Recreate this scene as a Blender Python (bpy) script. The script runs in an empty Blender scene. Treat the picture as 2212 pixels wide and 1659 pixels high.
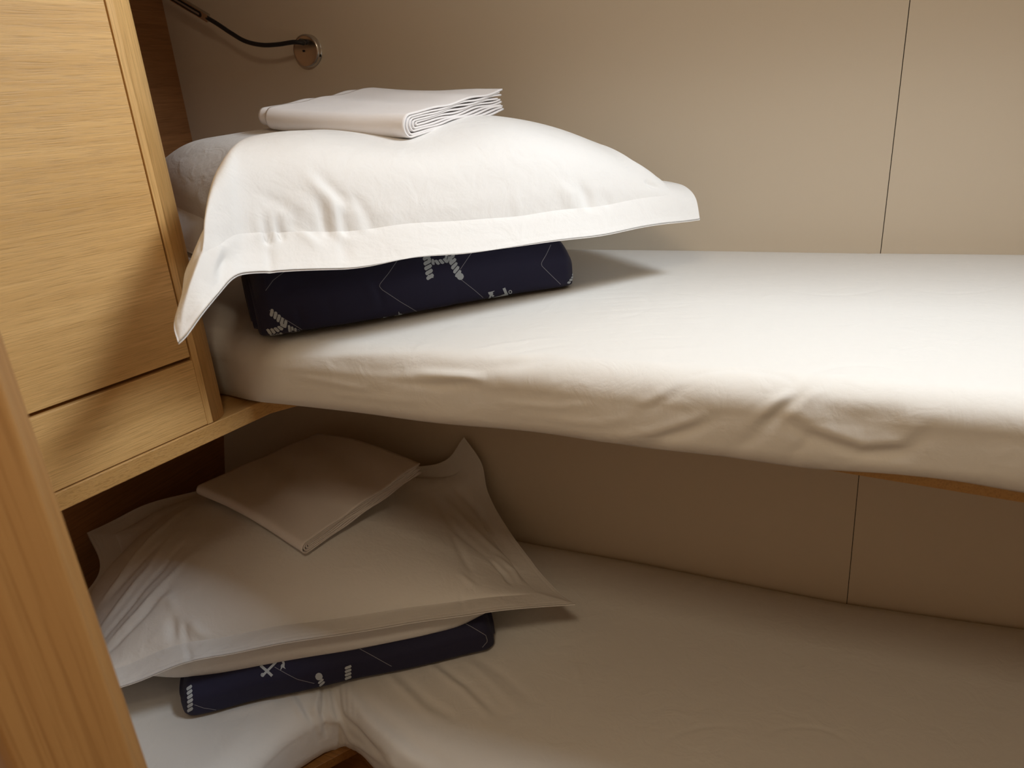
import bpy, math, random
import numpy as np
from mathutils import Vector, Matrix

S = bpy.context.scene
COL = S.collection
rng = random.Random(7)

# ---------------------------------------------------------------- camera
F_PX = 1600.0
CX, CY = 1106.0, 829.5
R = np.array([[0.9292639761570166, -0.07592218647181295, 0.36153047481255435],
              [0.3631438509394302, 0.3673179181916075, -0.8562733736957285],
              [-0.06778647462239536, 0.9269915687732672, 0.36890598433956656]])
cam_d = bpy.data.cameras.new('camera')
cam_d.sensor_width = 36.0
cam_d.lens = F_PX / 2212 * 36.0
cam_d.clip_start = 0.02
cam_d.dof.use_dof = True
cam_d.dof.focus_distance = 1.15
cam_d.dof.aperture_fstop = 8.0
cam = bpy.data.objects.new('camera', cam_d)
COL.objects.link(cam)
cam.matrix_world = Matrix(R.tolist()).to_4x4()
S.camera = cam

# ---------------------------------------------------------------- world, lights, exposure
S.view_settings.view_transform = 'Standard'
S.view_settings.look = 'None'
S.view_settings.gamma = 1.0
S.view_settings.use_curve_mapping = False
S.view_settings.exposure = 0.06
W = bpy.data.worlds.new('world'); S.world = W
W.use_nodes = True
W.node_tree.nodes['Background'].inputs[0].default_value = (0.75, 0.85, 1.0, 1)
W.node_tree.nodes['Background'].inputs[1].default_value = 0.5

CEIL = 0.80
def area(name, loc, target, sx, sy, power, col):
    d = bpy.data.lights.new(name, 'AREA'); d.shape = 'RECTANGLE'; d.size = sx; d.size_y = sy
    d.energy = power; d.color = col
    o = bpy.data.objects.new(name, d); COL.objects.link(o)
    o.location = loc
    o.rotation_euler = (Vector(target) - Vector(loc)).to_track_quat('-Z', 'Y').to_euler()
    return o
# daylight through the deck hatch in the ceiling, plus an added warm fill light over the aisle
HATCH = (0.40, 0.885, 0.44, 0.26)      # x, y, size x, size y
hl = area('hatch_daylight', (HATCH[0], HATCH[1], CEIL - 0.09), (-0.62, 0.76, -0.70), HATCH[2], HATCH[3], 10.3, (0.87, 0.945, 1.0))
hl.data.spread = math.radians(150)
area('aisle_fill', (-0.05, -0.15, CEIL - 0.012), (-0.05, 0.1, -1), 0.35, 0.35, 8.3, (1.0, 0.81, 0.57))

# ---------------------------------------------------------------- helpers
def ray(px, py):
    return R @ np.array([px - CX, -(py - CY), -F_PX])
def on_plane(px, py, n, c):
    d = ray(px, py); return d * (c / float(np.dot(n, d)))
def at_y(px, py, y): return on_plane(px, py, (0, 1, 0), y)
def at_z(px, py, z): return on_plane(px, py, (0, 0, 1), z)
def project(P):
    c = P @ R
    return np.stack([CX + F_PX * c[..., 0] / -c[..., 2], CY - F_PX * c[..., 1] / -c[..., 2]], -1)

def link(name, verts, faces, mat, parent=None, smooth=True, mats=None, mat_idx=None):
    me = bpy.data.meshes.new(name)
    me.from_pydata([tuple(map(float, v)) for v in verts], [], [tuple(int(i) for i in f) for f in faces])
    me.update()
    for m in (mats or [mat]): me.materials.append(m)
    if mat_idx is not None: me.polygons.foreach_set('material_index', mat_idx)
    if smooth: me.polygons.foreach_set('use_smooth', [True] * len(me.polygons))
    o = bpy.data.objects.new(name, me); COL.objects.link(o)
    if parent is not None: o.parent = parent
    return o

def empty(name, loc, label, cat, group=None):
    o = bpy.data.objects.new(name, None); COL.objects.link(o)
    o.empty_display_size = 0.05
    o['label'] = label; o['category'] = cat
    if group: o['group'] = group
    # children are modelled in world coordinates, the empty marks the base
    o.location = loc
    return o
def adopt(parent, *kids):
    for k in kids:
        k.parent = parent
        k.matrix_parent_inverse = Matrix.Translation(parent.location).inverted()
def struct(o): o['kind'] = 'structure'; return o
def tag(o, label, cat, group=None):
    o['label'] = label; o['category'] = cat
    if group: o['group'] = group
    return o

def grid_faces(n, m, off=0, wrap=False, flip=False):
    i, j = np.meshgrid(np.arange(n - 1), np.arange(m if wrap else m - 1), indexing='ij')
    a = i * m + j; b = i * m + (j + 1) % m; c = (i + 1) * m + (j + 1) % m; d = (i + 1) * m + j
    f = np.stack([a, b, c, d] if not flip else [d, c, b, a], -1).reshape(-1, 4) + off
    return f
def grid_normals(P):
    du = np.gradient(P, axis=0); dv = np.gradient(P, axis=1)
    n = np.cross(du, dv); n /= np.linalg.norm(n, axis=-1, keepdims=True) + 1e-12
    return n

def wnoise(P, scale, seed, n=24):
    """smooth pseudo noise: sum of random plane waves"""
    r = np.random.RandomState(seed); out = np.zeros(P.shape[:-1])
    for k in range(n):
        d = r.normal(size=3); d /= np.linalg.norm(d)
        out += np.sin(P @ d * (scale * r.uniform(0.5, 1.6)) + r.uniform(0, 6.28))
    return out / math.sqrt(n)

def sm(x, a, b):
    t = np.clip((x - a) / (b - a), 0, 1); return t * t * (3 - 2 * t)

def seg_dist(P, a, b):
    ab = b - a; L = float(ab @ ab) + 1e-12
    t = np.clip(((P - a) @ ab) / L, 0, 1)
    d = np.linalg.norm(P - (a + t[..., None] * ab), axis=-1)
    return d, t

class Surf:
    """a grid surface P[i,j] with outward normals, that can be creased and drawn on"""
    def __init__(self, P, flip=False, upward=False):
        self.P = P; self.N = grid_normals(P) * (-1 if flip else 1)
        self.pix = project(P)
        view = -P / np.linalg.norm(P, axis=-1, keepdims=True)
        if self.N[P.shape[0] // 2, P.shape[1] // 2] @ np.array([0, 0, 1.0]) < 0 and upward: self.N = -self.N
        self.front = (self.N * view).sum(-1) > 0.02
    def locate(self, px, py, maxd=40):
        d = np.hypot(self.pix[..., 0] - px, self.pix[..., 1] - py) + np.where(self.front, 0, 1e5)
        k = int(np.argmin(d)); i, j = np.unravel_index(k, d.shape)
        if d[i, j] > maxd: return None
        n, m = d.shape
        i0 = min(max(i, 1), n - 2); j0 = min(max(j, 1), m - 2)
        J = np.stack([(self.pix[i0 + 1, j0] - self.pix[i0 - 1, j0]) / 2, (self.pix[i0, j0 + 1] - self.pix[i0, j0 - 1]) / 2], -1)
        try: s = np.linalg.solve(J, np.array([px, py]) - self.pix[i0, j0])
        except Exception: s = np.zeros(2)
        s = np.clip(s, -1.5, 1.5)
        return i0 + s[0], j0 + s[1]
    def point(self, u, v, off=0.0):
        n, m = self.P.shape[:2]
        i = int(min(max(math.floor(u), 0), n - 2)); j = int(min(max(math.floor(v), 0), m - 2))
        a = u - i; b = v - j
        def bl(A): return (A[i, j] * (1 - a) * (1 - b) + A[i + 1, j] * a * (1 - b) + A[i, j + 1] * (1 - a) * b + A[i + 1, j + 1] * a * b)
        nn = bl(self.N); nn = nn / (np.linalg.norm(nn) + 1e-9)
        return bl(self.P) + nn * off
    def crease(self, items):
        """items: (pixel polyline, height, width); each a rounded fold along the cloth"""
        disp = np.zeros(self.P.shape[:2])
        for pts, amp, w in items:
            P3 = []
            for p in pts:
                l = self.locate(*p)
                if l is not None: P3.append(self.point(*l))
            if len(P3) < 2: continue
            best = np.full(disp.shape, 9.0); tt = np.zeros(disp.shape); nseg = len(P3) - 1
            for k in range(nseg):
                d, t = seg_dist(self.P, P3[k], P3[k + 1])
                m = d < best; best = np.where(m, d, best); tt = np.where(m, (k + t) / nseg, tt)
            taper = np.sin(np.clip(tt, 0.02, 0.98) * math.pi) ** 0.6
            disp += amp * np.exp(-(best / w) ** 2) * taper
        self.P = self.P + self.N * disp[..., None]
        return self
    def done(self):
        self.N = grid_normals(self.P) * (np.sign((grid_normals(self.P) * self.N).sum(-1, keepdims=True)) )
        self.pix = project(self.P)
        return self

# ---------------------------------------------------------------- materials
def new_mat(name):
    m = bpy.data.materials.new(name); m.use_nodes = True
    nt = m.node_tree; b = nt.nodes['Principled BSDF']
    return m, nt, b
def plain(name, col, rough=0.6, metal=0.0, spec=0.5):
    m, nt, b = new_mat(name)
    b.inputs['Base Color'].default_value = (*col, 1); b.inputs['Roughness'].default_value = rough
    b.inputs['Metallic'].default_value = metal; b.inputs['Specular IOR Level'].default_value = spec
    return m
def N(nt, t, **kw):
    n = nt.nodes.new(t)
    for k, v in kw.items(): setattr(n, k, v)
    return n

def cotton(name, col, weave=1400, crinkle=0.35, soft=60):
    m, nt, b = new_mat(name)
    tc = N(nt, 'ShaderNodeTexCoord')
    n1 = N(nt, 'ShaderNodeTexNoise'); n1.inputs['Scale'].default_value = weave; n1.inputs['Detail'].default_value = 2
    n2 = N(nt, 'ShaderNodeTexNoise'); n2.inputs['Scale'].default_value = soft; n2.inputs['Detail'].default_value = 5
    n2.inputs['Roughness'].default_value = 0.6
    nt.links.new(tc.outputs['Object'], n1.inputs['Vector']); nt.links.new(tc.outputs['Object'], n2.inputs['Vector'])
    b1 = N(nt, 'ShaderNodeBump'); b1.inputs['Strength'].default_value = 0.2; b1.inputs['Distance'].default_value = 0.0006
    n3 = N(nt, 'ShaderNodeTexNoise'); n3.inputs['Scale'].default_value = 26; n3.inputs['Detail'].default_value = 3
    n3.inputs['Distortion'].default_value = 0.8
    nt.links.new(tc.outputs['Object'], n3.inputs['Vector'])
    b3 = N(nt, 'ShaderNodeBump'); b3.inputs['Strength'].default_value = crinkle; b3.inputs['Distance'].default_value = 0.005
    nt.links.new(n3.outputs['Fac'], b3.inputs['Height'])
    b2 = N(nt, 'ShaderNodeBump'); b2.inputs['Strength'].default_value = crinkle; b2.inputs['Distance'].default_value = 0.0015
    nt.links.new(n1.outputs['Fac'], b1.inputs['Height']); nt.links.new(n2.outputs['Fac'], b2.inputs['Height'])
    nt.links.new(b3.outputs['Normal'], b2.inputs['Normal']); nt.links.new(b2.outputs['Normal'], b1.inputs['Normal']); nt.links.new(b1.outputs['Normal'], b.inputs['Normal'])
    b.inputs['Base Color'].default_value = (*col, 1); b.inputs['Roughness'].default_value = 0.92
    b.inputs['Specular IOR Level'].default_value = 0.15
    b.inputs['Sheen Weight'].default_value = 0.15; b.inputs['Sheen Roughness'].default_value = 0.6
    return m

def oak(name, light, dark, grain='X', scale=1.0, rough=0.45, contrast=1.0, coat=0.0):
    """procedural oak veneer, grain running along the given object axis"""
    m, nt, b = new_mat(name)
    tc = N(nt, 'ShaderNodeTexCoord')
    def stretched(a, c):
        mp = N(nt, 'ShaderNodeMapping')
        s = {'X': (a, c, c), 'Y': (c, a, c), 'Z': (c, c, a)}[grain]
        mp.inputs['Scale'].default_value = tuple(v * scale for v in s)
        nt.links.new(tc.outputs['Object'], mp.inputs['Vector'])
        return mp
    big = N(nt, 'ShaderNodeTexNoise'); big.inputs['Scale'].default_value = 1; big.inputs['Detail'].default_value = 3
    big.inputs['Distortion'].default_value = 0.3
    nt.links.new(stretched(0.8, 26).outputs[0], big.inputs['Vector'])
    fine = N(nt, 'ShaderNodeTexNoise'); fine.inputs['Scale'].default_value = 1; fine.inputs['Detail'].default_value = 4
    fine.inputs['Roughness'].default_value = 0.55; fine.inputs['Distortion'].default_value = 0.15
    nt.links.new(stretched(5, 300).outputs[0], fine.inputs['Vector'])
    pores = N(nt, 'ShaderNodeTexNoise'); pores.inputs['Scale'].default_value = 1; pores.inputs['Detail'].default_value = 2
    nt.links.new(stretched(24, 900).outputs[0], pores.inputs['Vector'])
    r1 = N(nt, 'ShaderNodeValToRGB'); r1.color_ramp.elements[0].position = 0.34; r1.color_ramp.elements[1].position = 0.66
    mid = tuple(l * .6 + d * .4 for l, d in zip(light, dark))
    r1.color_ramp.elements[0].color = (*mid, 1); r1.color_ramp.elements[1].color = (*light, 1)
    nt.links.new(big.outputs['Fac'], r1.inputs[0])
    r2 = N(nt, 'ShaderNodeValToRGB'); r2.color_ramp.elements[0].position = 0.30; r2.color_ramp.elements[1].position = 0.68
    r2.color_ramp.elements[0].color = (1, 1, 1, 1); r2.color_ramp.elements[1].color = (0, 0, 0, 1)
    nt.links.new(fine.outputs['Fac'], r2.inputs[0])
    r3 = N(nt, 'ShaderNodeValToRGB'); r3.color_ramp.elements[0].position = 0.34; r3.color_ramp.elements[1].position = 0.50
    r3.color_ramp.elements[0].color = (1, 1, 1, 1); r3.color_ramp.elements[1].color = (0, 0, 0, 1)
    nt.links.new(pores.outputs['Fac'], r3.inputs[0])
    def mix(fac_sock, k, a, bcol):
        mx = N(nt, 'ShaderNodeMix', data_type='RGBA')
        ml = N(nt, 'ShaderNodeMath', operation='MULTIPLY'); ml.inputs[1].default_value = k
        nt.links.new(fac_sock, ml.inputs[0]); nt.links.new(ml.outputs[0], mx.inputs[0])
        nt.links.new(a, mx.inputs[6]); mx.inputs[7].default_value = (*bcol, 1)
        return mx.outputs[2]
    c = mix(r2.outputs[0], 0.50 * contrast, r1.outputs[0], dark)
    c = mix(r3.outputs[0], 0.38 * contrast, c, tuple(v * 0.7 for v in dark))
    nt.links.new(c, b.inputs['Base Color'])
    bp = N(nt, 'ShaderNodeBump'); bp.inputs['Strength'].default_value = 0.25; bp.inputs['Distance'].default_value = 0.0008
    bp.invert = True
    nt.links.new(r3.outputs[0], bp.inputs['Height']); nt.links.new(bp.outputs[0], b.inputs['Normal'])
    b.inputs['Roughness'].default_value = rough; b.inputs['Specular IOR Level'].default_value = 0.4
    return m

M = {}
M['pillow'] = cotton('white_pillow_cotton', (0.80, 0.785, 0.77), crinkle=0.4, soft=90)
M['sheet'] = cotton('white_sheet_cotton', (0.74, 0.72, 0.69), crinkle=0.3, soft=45)
M['linen'] = cotton('folded_sheet_cotton', (0.82, 0.78, 0.77), crinkle=0.15, soft=50)
OAK_L, OAK_D = (0.88, 0.565, 0.235), (0.54, 0.30, 0.095)
M['oak_front'] = oak('oak_veneer_front', OAK_L, OAK_D, 'X')
M['oak_post'] = oak('oak_post_vertical', OAK_L, OAK_D, 'Z', 0.8)
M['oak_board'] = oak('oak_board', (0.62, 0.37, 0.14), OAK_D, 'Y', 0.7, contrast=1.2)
M['oak_boardx'] = oak('oak_board_long', (0.55, 0.32, 0.12), OAK_D, 'X', 0.7)
M['oak_dark'] = oak('oak_end_panel', (0.52, 0.25, 0.10), (0.26, 0.11, 0.04), 'Y', 0.8)
M['oak_door'] = oak('oak_door_edge', (0.44, 0.235, 0.08), (0.25, 0.09, 0.02), 'Z', 0.3, contrast=0.6)
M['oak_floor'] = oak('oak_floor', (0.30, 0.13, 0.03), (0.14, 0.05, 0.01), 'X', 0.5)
M['groove'] = plain('dark_gap', (0.03, 0.018, 0.010), 0.8)
M['ceiling'] = plain('ceiling_vinyl', (0.78, 0.70, 0.60), 0.8)
M['chrome'] = plain('polished_chrome', (0.64, 0.61, 0.57), 0.25, 1.0)
M['black'] = plain('black_rubber', (0.012, 0.012, 0.015), 0.45)
M['print'] = plain('pale_print', (0.50, 0.55, 0.60), 0.8, spec=0.2)
M['stitch'] = plain('stitch_thread', (0.30, 0.30, 0.34), 0.8, spec=0.2)
M['ledstrip'] = plain('led_lens', (0.30, 0.24, 0.20), 0.4)
def navy():
    m, nt, b = new_mat('navy_quilt_cotton')
    tc = N(nt, 'ShaderNodeTexCoord'); n1 = N(nt, 'ShaderNodeTexNoise')
    n1.inputs['Scale'].default_value = 70; n1.inputs['Detail'].default_value = 4
    nt.links.new(tc.outputs['Object'], n1.inputs['Vector'])
    bp = N(nt, 'ShaderNodeBump'); bp.inputs['Strength'].default_value = 0.3; bp.inputs['Distance'].default_value = 0.0015
    nt.links.new(n1.outputs['Fac'], bp.inputs['Height']); nt.links.new(bp.outputs[0], b.inputs['Normal'])
    b.inputs['Base Color'].default_value = (0.025, 0.024, 0.054, 1); b.inputs['Roughness'].default_value = 0.75
    b.inputs['Specular IOR Level'].default_value = 0.2
    b.inputs['Sheen Weight'].default_value = 0.05
    return m
M['navy'] = navy()
def wallmat():
    m, nt, b = new_mat('beige_wall_lining')
    tc = N(nt, 'ShaderNodeTexCoord'); n1 = N(nt, 'ShaderNodeTexNoise')
    n1.inputs['Scale'].default_value = 500; n1.inputs['Detail'].default_value = 2
    nt.links.new(tc.outputs['Object'], n1.inputs['Vector'])
    bp = N(nt, 'ShaderNodeBump'); bp.inputs['Strength'].default_value = 0.08; bp.inputs['Distance'].default_value = 0.0004
    nt.links.new(n1.outputs['Fac'], bp.inputs['Height']); nt.links.new(bp.outputs[0], b.inputs['Normal'])
    b.inputs['Base Color'].default_value = (0.75, 0.655, 0.53, 1); b.inputs['Roughness'].default_value = 0.6
    b.inputs['Specular IOR Level'].default_value = 0.3
    return m
M['wall'] = wallmat()

# ---------------------------------------------------------------- geometry numbers (metres, camera at the origin)
WALL_Y = 1.5
X_END = -1.44            # dark end panel at the head of the berths
X_RIGHT = 1.75
Y_FRONT = -0.75
Z_FLOOR = -1.55
Z_UP = -0.306            # top of the upper mattress
Z_BOARD = -0.408         # top of the upper bunk board
Z_LOW = -0.97            # top of the lower mattress
def hull_y(z):
    """the hull side is upright above the upper bunk and slopes inwards below it"""
    return WALL_Y + np.minimum(0.0, 0.245 * (np.asarray(z) + 0.33) * (1 - np.exp(np.minimum(0, np.asarray(z) + 0.33) / 0.12)))

def box(name, lo, hi, mat, parent=None, bevel=0.0, seg=3):
    x0, y0, z0 = lo; x1, y1, z1 = hi
    v = [(x0, y0, z0), (x1, y0, z0), (x1, y1, z0), (x0, y1, z0), (x0, y0, z1), (x1, y0, z1), (x1, y1, z1), (x0, y1, z1)]
    f = [(3, 2, 1, 0), (4, 5, 6, 7), (0, 1, 5, 4), (1, 2, 6, 5), (2, 3, 7, 6), (3, 0, 4, 7)]
    o = link(name, v, f, mat, parent, smooth=False)
    if bevel:
        b = o.modifiers.new('bevel', 'BEVEL'); b.width = bevel; b.segments = seg
    return o
def prism(name, poly, z0, z1, mat, parent=None, bevel=0.0, seg=3):
    n = len(poly)
    v = [(x, y, z0) for x, y in poly] + [(x, y, z1) for x, y in poly]
    f = [tuple(range(n))[::-1], tuple(range(n, 2 * n))] + [(i, (i + 1) % n, n + (i + 1) % n, n + i) for i in range(n)]
    a = sum(poly[i][0] * poly[(i + 1) % n][1] - poly[(i + 1) % n][0] * poly[i][1] for i in range(n))
    if a < 0: f = [t[::-1] for t in f]
    o = link(name, v, f, mat, parent, smooth=False)
    if bevel:
        b = o.modifiers.new('bevel', 'BEVEL'); b.width = bevel; b.segments = seg; b.limit_method = 'ANGLE'; b.angle_limit = 0.9
    return o

# ---------------------------------------------------------------- room shell
def hull_panel(name, x0, x1):
    zs = [Z_FLOOR, -1.2, -0.9, -0.75, -0.65, -0.55, -0.5, -0.45, -0.40, -0.36, -0.33, 0.0, CEIL]
    v = []; f = []
    for z in zs:
        y = float(hull_y(z)); v += [(x0, y, z), (x1, y, z), (x1, y + 0.03, z), (x0, y + 0.03, z)]
    for k in range(len(zs) - 1):
        a = k * 4; b = a + 4
        f += [(a, a + 1, b + 1, b), (a + 1, a + 2, b + 2, b + 1), (a + 2, a + 3, b + 3, b + 2), (a + 3, a, b, b + 3)]
    f += [(3, 2, 1, 0), tuple(len(v) - 4 + i for i in range(4))]
    return struct(link(name, v, f, M['wall'], smooth=False))
SEAM = 0.119
hull_panel('wall_back', X_END - 0.03, SEAM - 0.0007)
hull_panel('wall_back', SEAM + 0.0007, X_RIGHT)
struct(box('trim_1', (SEAM - 0.02, WALL_Y + 0.031, Z_FLOOR), (SEAM + 0.02, WALL_Y + 0.04, CEIL), M['groove']))
for k in range(1):
    zs = [Z_FLOOR, -0.33]
    v = []
    for z in zs:
        y = float(hull_y(z)) + 0.004; v += [(SEAM - 0.001, y, z), (SEAM + 0.001, y, z), (SEAM + 0.001, y + 0.02, z), (SEAM - 0.001, y + 0.02, z)]
    v += [(SEAM - 0.001, WALL_Y + 0.004, CEIL), (SEAM + 0.001, WALL_Y + 0.004, CEIL), (SEAM + 0.001, WALL_Y + 0.02, CEIL), (SEAM - 0.001, WALL_Y + 0.02, CEIL)]
    f = []
    for a in (0, 4): f += [(a, a + 1, a + 5, a + 4), (a + 1, a + 2, a + 6, a + 5), (a + 2, a + 3, a + 7, a + 6), (a + 3, a, a + 4, a + 7)]
    struct(link('trim_2', v, f, M['groove'], smooth=False))
struct(box('wall_left', (X_END - 0.03, Y_FRONT, Z_FLOOR), (X_END, WALL_Y, CEIL), M['oak_dark']))
struct(box('wall_right', (X_RIGHT, Y_FRONT, Z_FLOOR), (X_RIGHT + 0.03, WALL_Y + 0.03, CEIL), M['wall']))
struct(box('wall_front', (X_END, Y_FRONT - 0.03, Z_FLOOR), (X_RIGHT, Y_FRONT, CEIL), M['wall']))
struct(box('floor', (X_END - 0.03, Y_FRONT - 0.03, Z_FLOOR - 0.03), (X_RIGHT + 0.03, WALL_Y + 0.03, Z_FLOOR), M['oak_floor']))
struct(box('ceiling', (X_END - 0.03, Y_FRONT - 0.03, CEIL), (X_RIGHT + 0.03, WALL_Y + 0.05, CEIL + 0.03), M['ceiling']))
# the side deck: unseen lower ceiling along the hull, edge placed to shade the wall side
struct(box('ceiling', (X_END + 0.001, 1.06, 0.40), (X_RIGHT - 0.001, WALL_Y - 0.001, CEIL - 0.001), M['ceiling'], bevel=0.004))

# ---------------------------------------------------------------- cabinet on the left
CB = np.array([-0.704, 0.664]) * 1.088; CD = np.array([math.cos(math.radians(77.754)), math.sin(math.radians(77.754))])
CN = np.array([CD[1], -CD[0]])           # outward normal of the cabinet front
def cab(s, n=0.0): p = CB + CD * s + CN * n; return (float(p[0]), float(p[1]))
ang = math.radians(77.754)
cabinet = empty('cabinet', (cab(-0.3)[0], cab(-0.3)[1], Z_BOARD), 'light oak cabinet with rounded corner post, standing on the bunk board at left', 'cabinet')
def cab_box(name, s0, s1, n0, n1, z0, z1, mat, bevel=0.0008):
    """a box in the cabinet's own axes: x along the front, -y outward"""
    o = box(name, (s0, -n1, z0), (s1, -n0, z1), mat, bevel=bevel)
    o.location = (CB[0], CB[1], 0); o.rotation_euler = (0, 0, ang)
    adopt(cabinet, o); return o
CT = CEIL - 0.002
GZ = -0.3085
cab_box("body", -0.62, -0.004, -0.28, -0.020, Z_BOARD + 0.001, CT, M['oak_front'])
cab_box('door', -0.60, -0.0105, -0.018, 0.0, GZ + 0.0030, CT - 0.01, M['oak_front'], 0.0012)
lp = cab_box('lower_panel', -0.60, -0.0085, -0.018, 0.0, Z_BOARD + 0.0015, GZ - 0.0026, M['oak_front'], 0.001)
cab_box('gap_strip', -0.60, -0.006, -0.0195, -0.0185, GZ - 0.006, GZ + 0.006, M['groove'], 0)
# rounded corner post, grain upright
prof = []
s0, rad = -0.0085, 0.036
sE = 0.036
prof.append((s0, 0.0))
for k in range(17):
    a = math.pi / 2 * (1 - k / 16)
    prof.append((sE - rad + rad * math.cos(a), -rad + rad * math.sin(a)))
prof += [(sE, -0.075), (s0 - 0.0, -0.075), (s0, -0.019)]
poly = [cab(s, n) for s, n in prof]
post = prism('corner_post', poly, Z_BOARD + 0.0012, CT, M['oak_post']); adopt(cabinet, post)
for p in post.data.polygons: p.use_smooth = abs(p.normal.z) < 0.5 and p.area < 0.006 * 1.0
cab_box("back_panel", -0.30, 0.02, -0.28, -0.076, Z_BOARD + 0.001, CT, M['oak_dark'])

# ---------------------------------------------------------------- upper bunk board
bpoly = [cab(-0.62, 0.0015)]
bpoly += [cab(0.02, 0.0015), cab(0.095, 0.0015)]
bpoly += [(-0.713, 0.86), (-0.65, 0.870), (-0.49, 0.865), (0.0, 0.832), (0.218, 0.803), (0.33, 0.792), (X_RIGHT - 0.002, 0.765),
          (X_RIGHT - 0.002, 1.474), (X_END + 0.002, 1.474), (X_END + 0.002, cab(-0.62)[1] + 0.0)]
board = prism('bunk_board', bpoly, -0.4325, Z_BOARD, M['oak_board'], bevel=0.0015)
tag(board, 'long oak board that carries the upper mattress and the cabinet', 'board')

# ---------------------------------------------------------------- mattresses
def ruled(F, B, prof_w, prof_z, nb, zt, wave=None, r=0.04, bot=0.07, zf=0.33):
    """F: front outline (n,2), B: back outline (n,2). Rounded side profile then a ruled top."""
    n = len(F); rows = []
    d = B - F; L = np.linalg.norm(d, axis=1, keepdims=True); u = d / L
    # side: from the underside up and over the front edge
    side = [(0.05, -bot)]
    side += [(r * 0.35, -bot), (r * 0.12, -bot * 0.94)]
    for t in np.linspace(0.8, zf + 0.03, 14): side.append((0.0 + 0.004 * (1 - math.sin(t * math.pi)), -bot * t))
    z0 = -bot * zf
    for a in np.linspace(0, math.pi / 2, 18)[0:]:
        side.append((prof_w * (1 - math.cos(a)), z0 * (1 - math.sin(a))))
    inner = np.linspace(0, 1, nb) [1:]
    for off, z in side:
        rows.append(np.concatenate([F + u * off, np.full((n, 1), zt + z)], 1))
    for t in inner:
        P = (F + u * prof_w) * (1 - t) + B * t
        rows.append(np.concatenate([P, np.full((n, 1), zt)], 1))
    return np.stack(rows, 1)      # (n along, rows, 3)

def resample(pts, n):
    pts = np.array(pts, float); seg = np.linalg.norm(np.diff(pts, axis=0), axis=1); s = np.concatenate([[0], np.cumsum(seg)])
    q = np.linspace(0, s[-1], n)
    return np.stack([np.interp(q, s, pts[:, k]) for k in range(pts.shape[1])], 1)
def resample_w(pts, ts, n):
    pts = np.array(pts, float); q = np.linspace(0, 1, n)
    return np.stack([np.interp(q, ts, pts[:, k]) for k in range(pts.shape[1])], 1)
def smooth_line(P, it=10):
    for _ in range(it):
        P = P.copy(); P[1:-1] = P[1:-1] * 0.5 + (P[:-2] + P[2:]) * 0.25
    return P

# upper mattress: front outline from the head panel round the cabinet post to the right
Fu = [(X_END + 0.02, 0.812), (-0.90, 0.806), (-0.81, 0.803), (-0.789, 0.794), (-0.75, 0.784), (-0.653, 0.780), (-0.49, 0.777), (-0.294, 0.775), (-0.109, 0.766), (0.20, 0.766), (0.6, 0.766), (X_RIGHT - 0.01, 0.765)]
Fu = smooth_line(resample(Fu, 720), 60)
Bu = np.stack([Fu[:, 0], np.full(len(Fu), WALL_Y - 0.0035)], 1)
Pu = ruled(Fu, Bu, 0.040, 0.03, 170, Z_UP, bot=0.1005, zf=0.36)
Xu, Yu = Pu[..., 0], Pu[..., 1]
back = WALL_Y - Yu
Pu[..., 2] += -0.022 * np.exp(-(back / 0.05) ** 2)                      # rounds down at the wall
top = sm(Pu[..., 2], Z_UP - 0.05, Z_UP - 0.01)
Pu[..., 2] += 0.0016 * wnoise(Pu * [1, 1, 0], 9, 3) * top
low = 1 - top
Pu[..., 1] += 0.0022 * wnoise(Pu * [1, 1, 1.5], 18, 5) * low
Pu[..., 2] += 0.002 * wnoise(Pu * [1, 0, 0], 26, 8) * sm(-(Pu[..., 2] - Z_UP), 0.08, 0.10)
Su = Surf(Pu, upward=True)
Su.crease([
    ([(560, 775), (700, 770), (850, 765), (960, 760)], 0.0016, 0.006),
    ([(700, 790), (830, 800), (960, 790)], -0.0035, 0.012),
    ([(900, 806), (1000, 812), (1050, 822)], 0.004, 0.006),
    ([(840, 825), (950, 832), (1080, 822)], -0.002, 0.007),
    ([(640, 812), (760, 835), (800, 842)], 0.0014, 0.005),
    ([(900, 790), (1000, 800), (1130, 785), (1200, 770)], -0.0028, 0.01),
    ([(980, 775), (1080, 745), (1200, 728)], 0.0012, 0.005),
    ([(1000, 790), (1120, 760), (1240, 740)], -0.0010, 0.005),
    ([(1620, 915), (1670, 870), (1710, 848)], 0.0035, 0.005),
    ([(1680, 915), (1730, 868), (1775, 842)], 0.003, 0.005),
    ([(1650, 925), (1700, 880), (1745, 850)], -0.0045, 0.006),
    ([(1700, 880), (1760, 925), (1860, 960), (1950, 955), (2000, 905)], 0.0022, 0.008),
    ([(1690, 905), (1760, 945), (1860, 980), (1950, 975), (2010, 925)], -0.004, 0.009),
    ([(1760, 880), (1850, 905), (1960, 895)], -0.003, 0.012),
    ([(1320, 965), (1420, 950), (1500, 925), (1545, 900)], -0.003, 0.008),
    ([(1320, 950), (1410, 935), (1490, 910), (1540, 888)], 0.002, 0.007),
    ([(1370, 880), (1430, 850), (1480, 815)], 0.0016, 0.005),
    ([(1400, 885), (1460, 850), (1500, 825)], -0.0014, 0.005),
    ([(1550, 990), (1620, 950), (1680, 910)], -0.002, 0.008),
    ([(1690, 1000), (1740, 960), (1760, 930)], -0.0015, 0.006),
    ([(1180, 905), (1300, 915), (1360, 900)], 0.0012, 0.006),
    ([(1080, 870), (1200, 880), (1300, 870)], 0.0010, 0.005),
    ([(700, 850), (820, 862), (930, 870)], 0.001, 0.006),
    ([(1000, 900), (1120, 920), (1240, 930)], -0.0012, 0.008),
    ([(1860, 1010), (1980, 1030), (2100, 1030)], 0.0012, 0.01),
])
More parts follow.
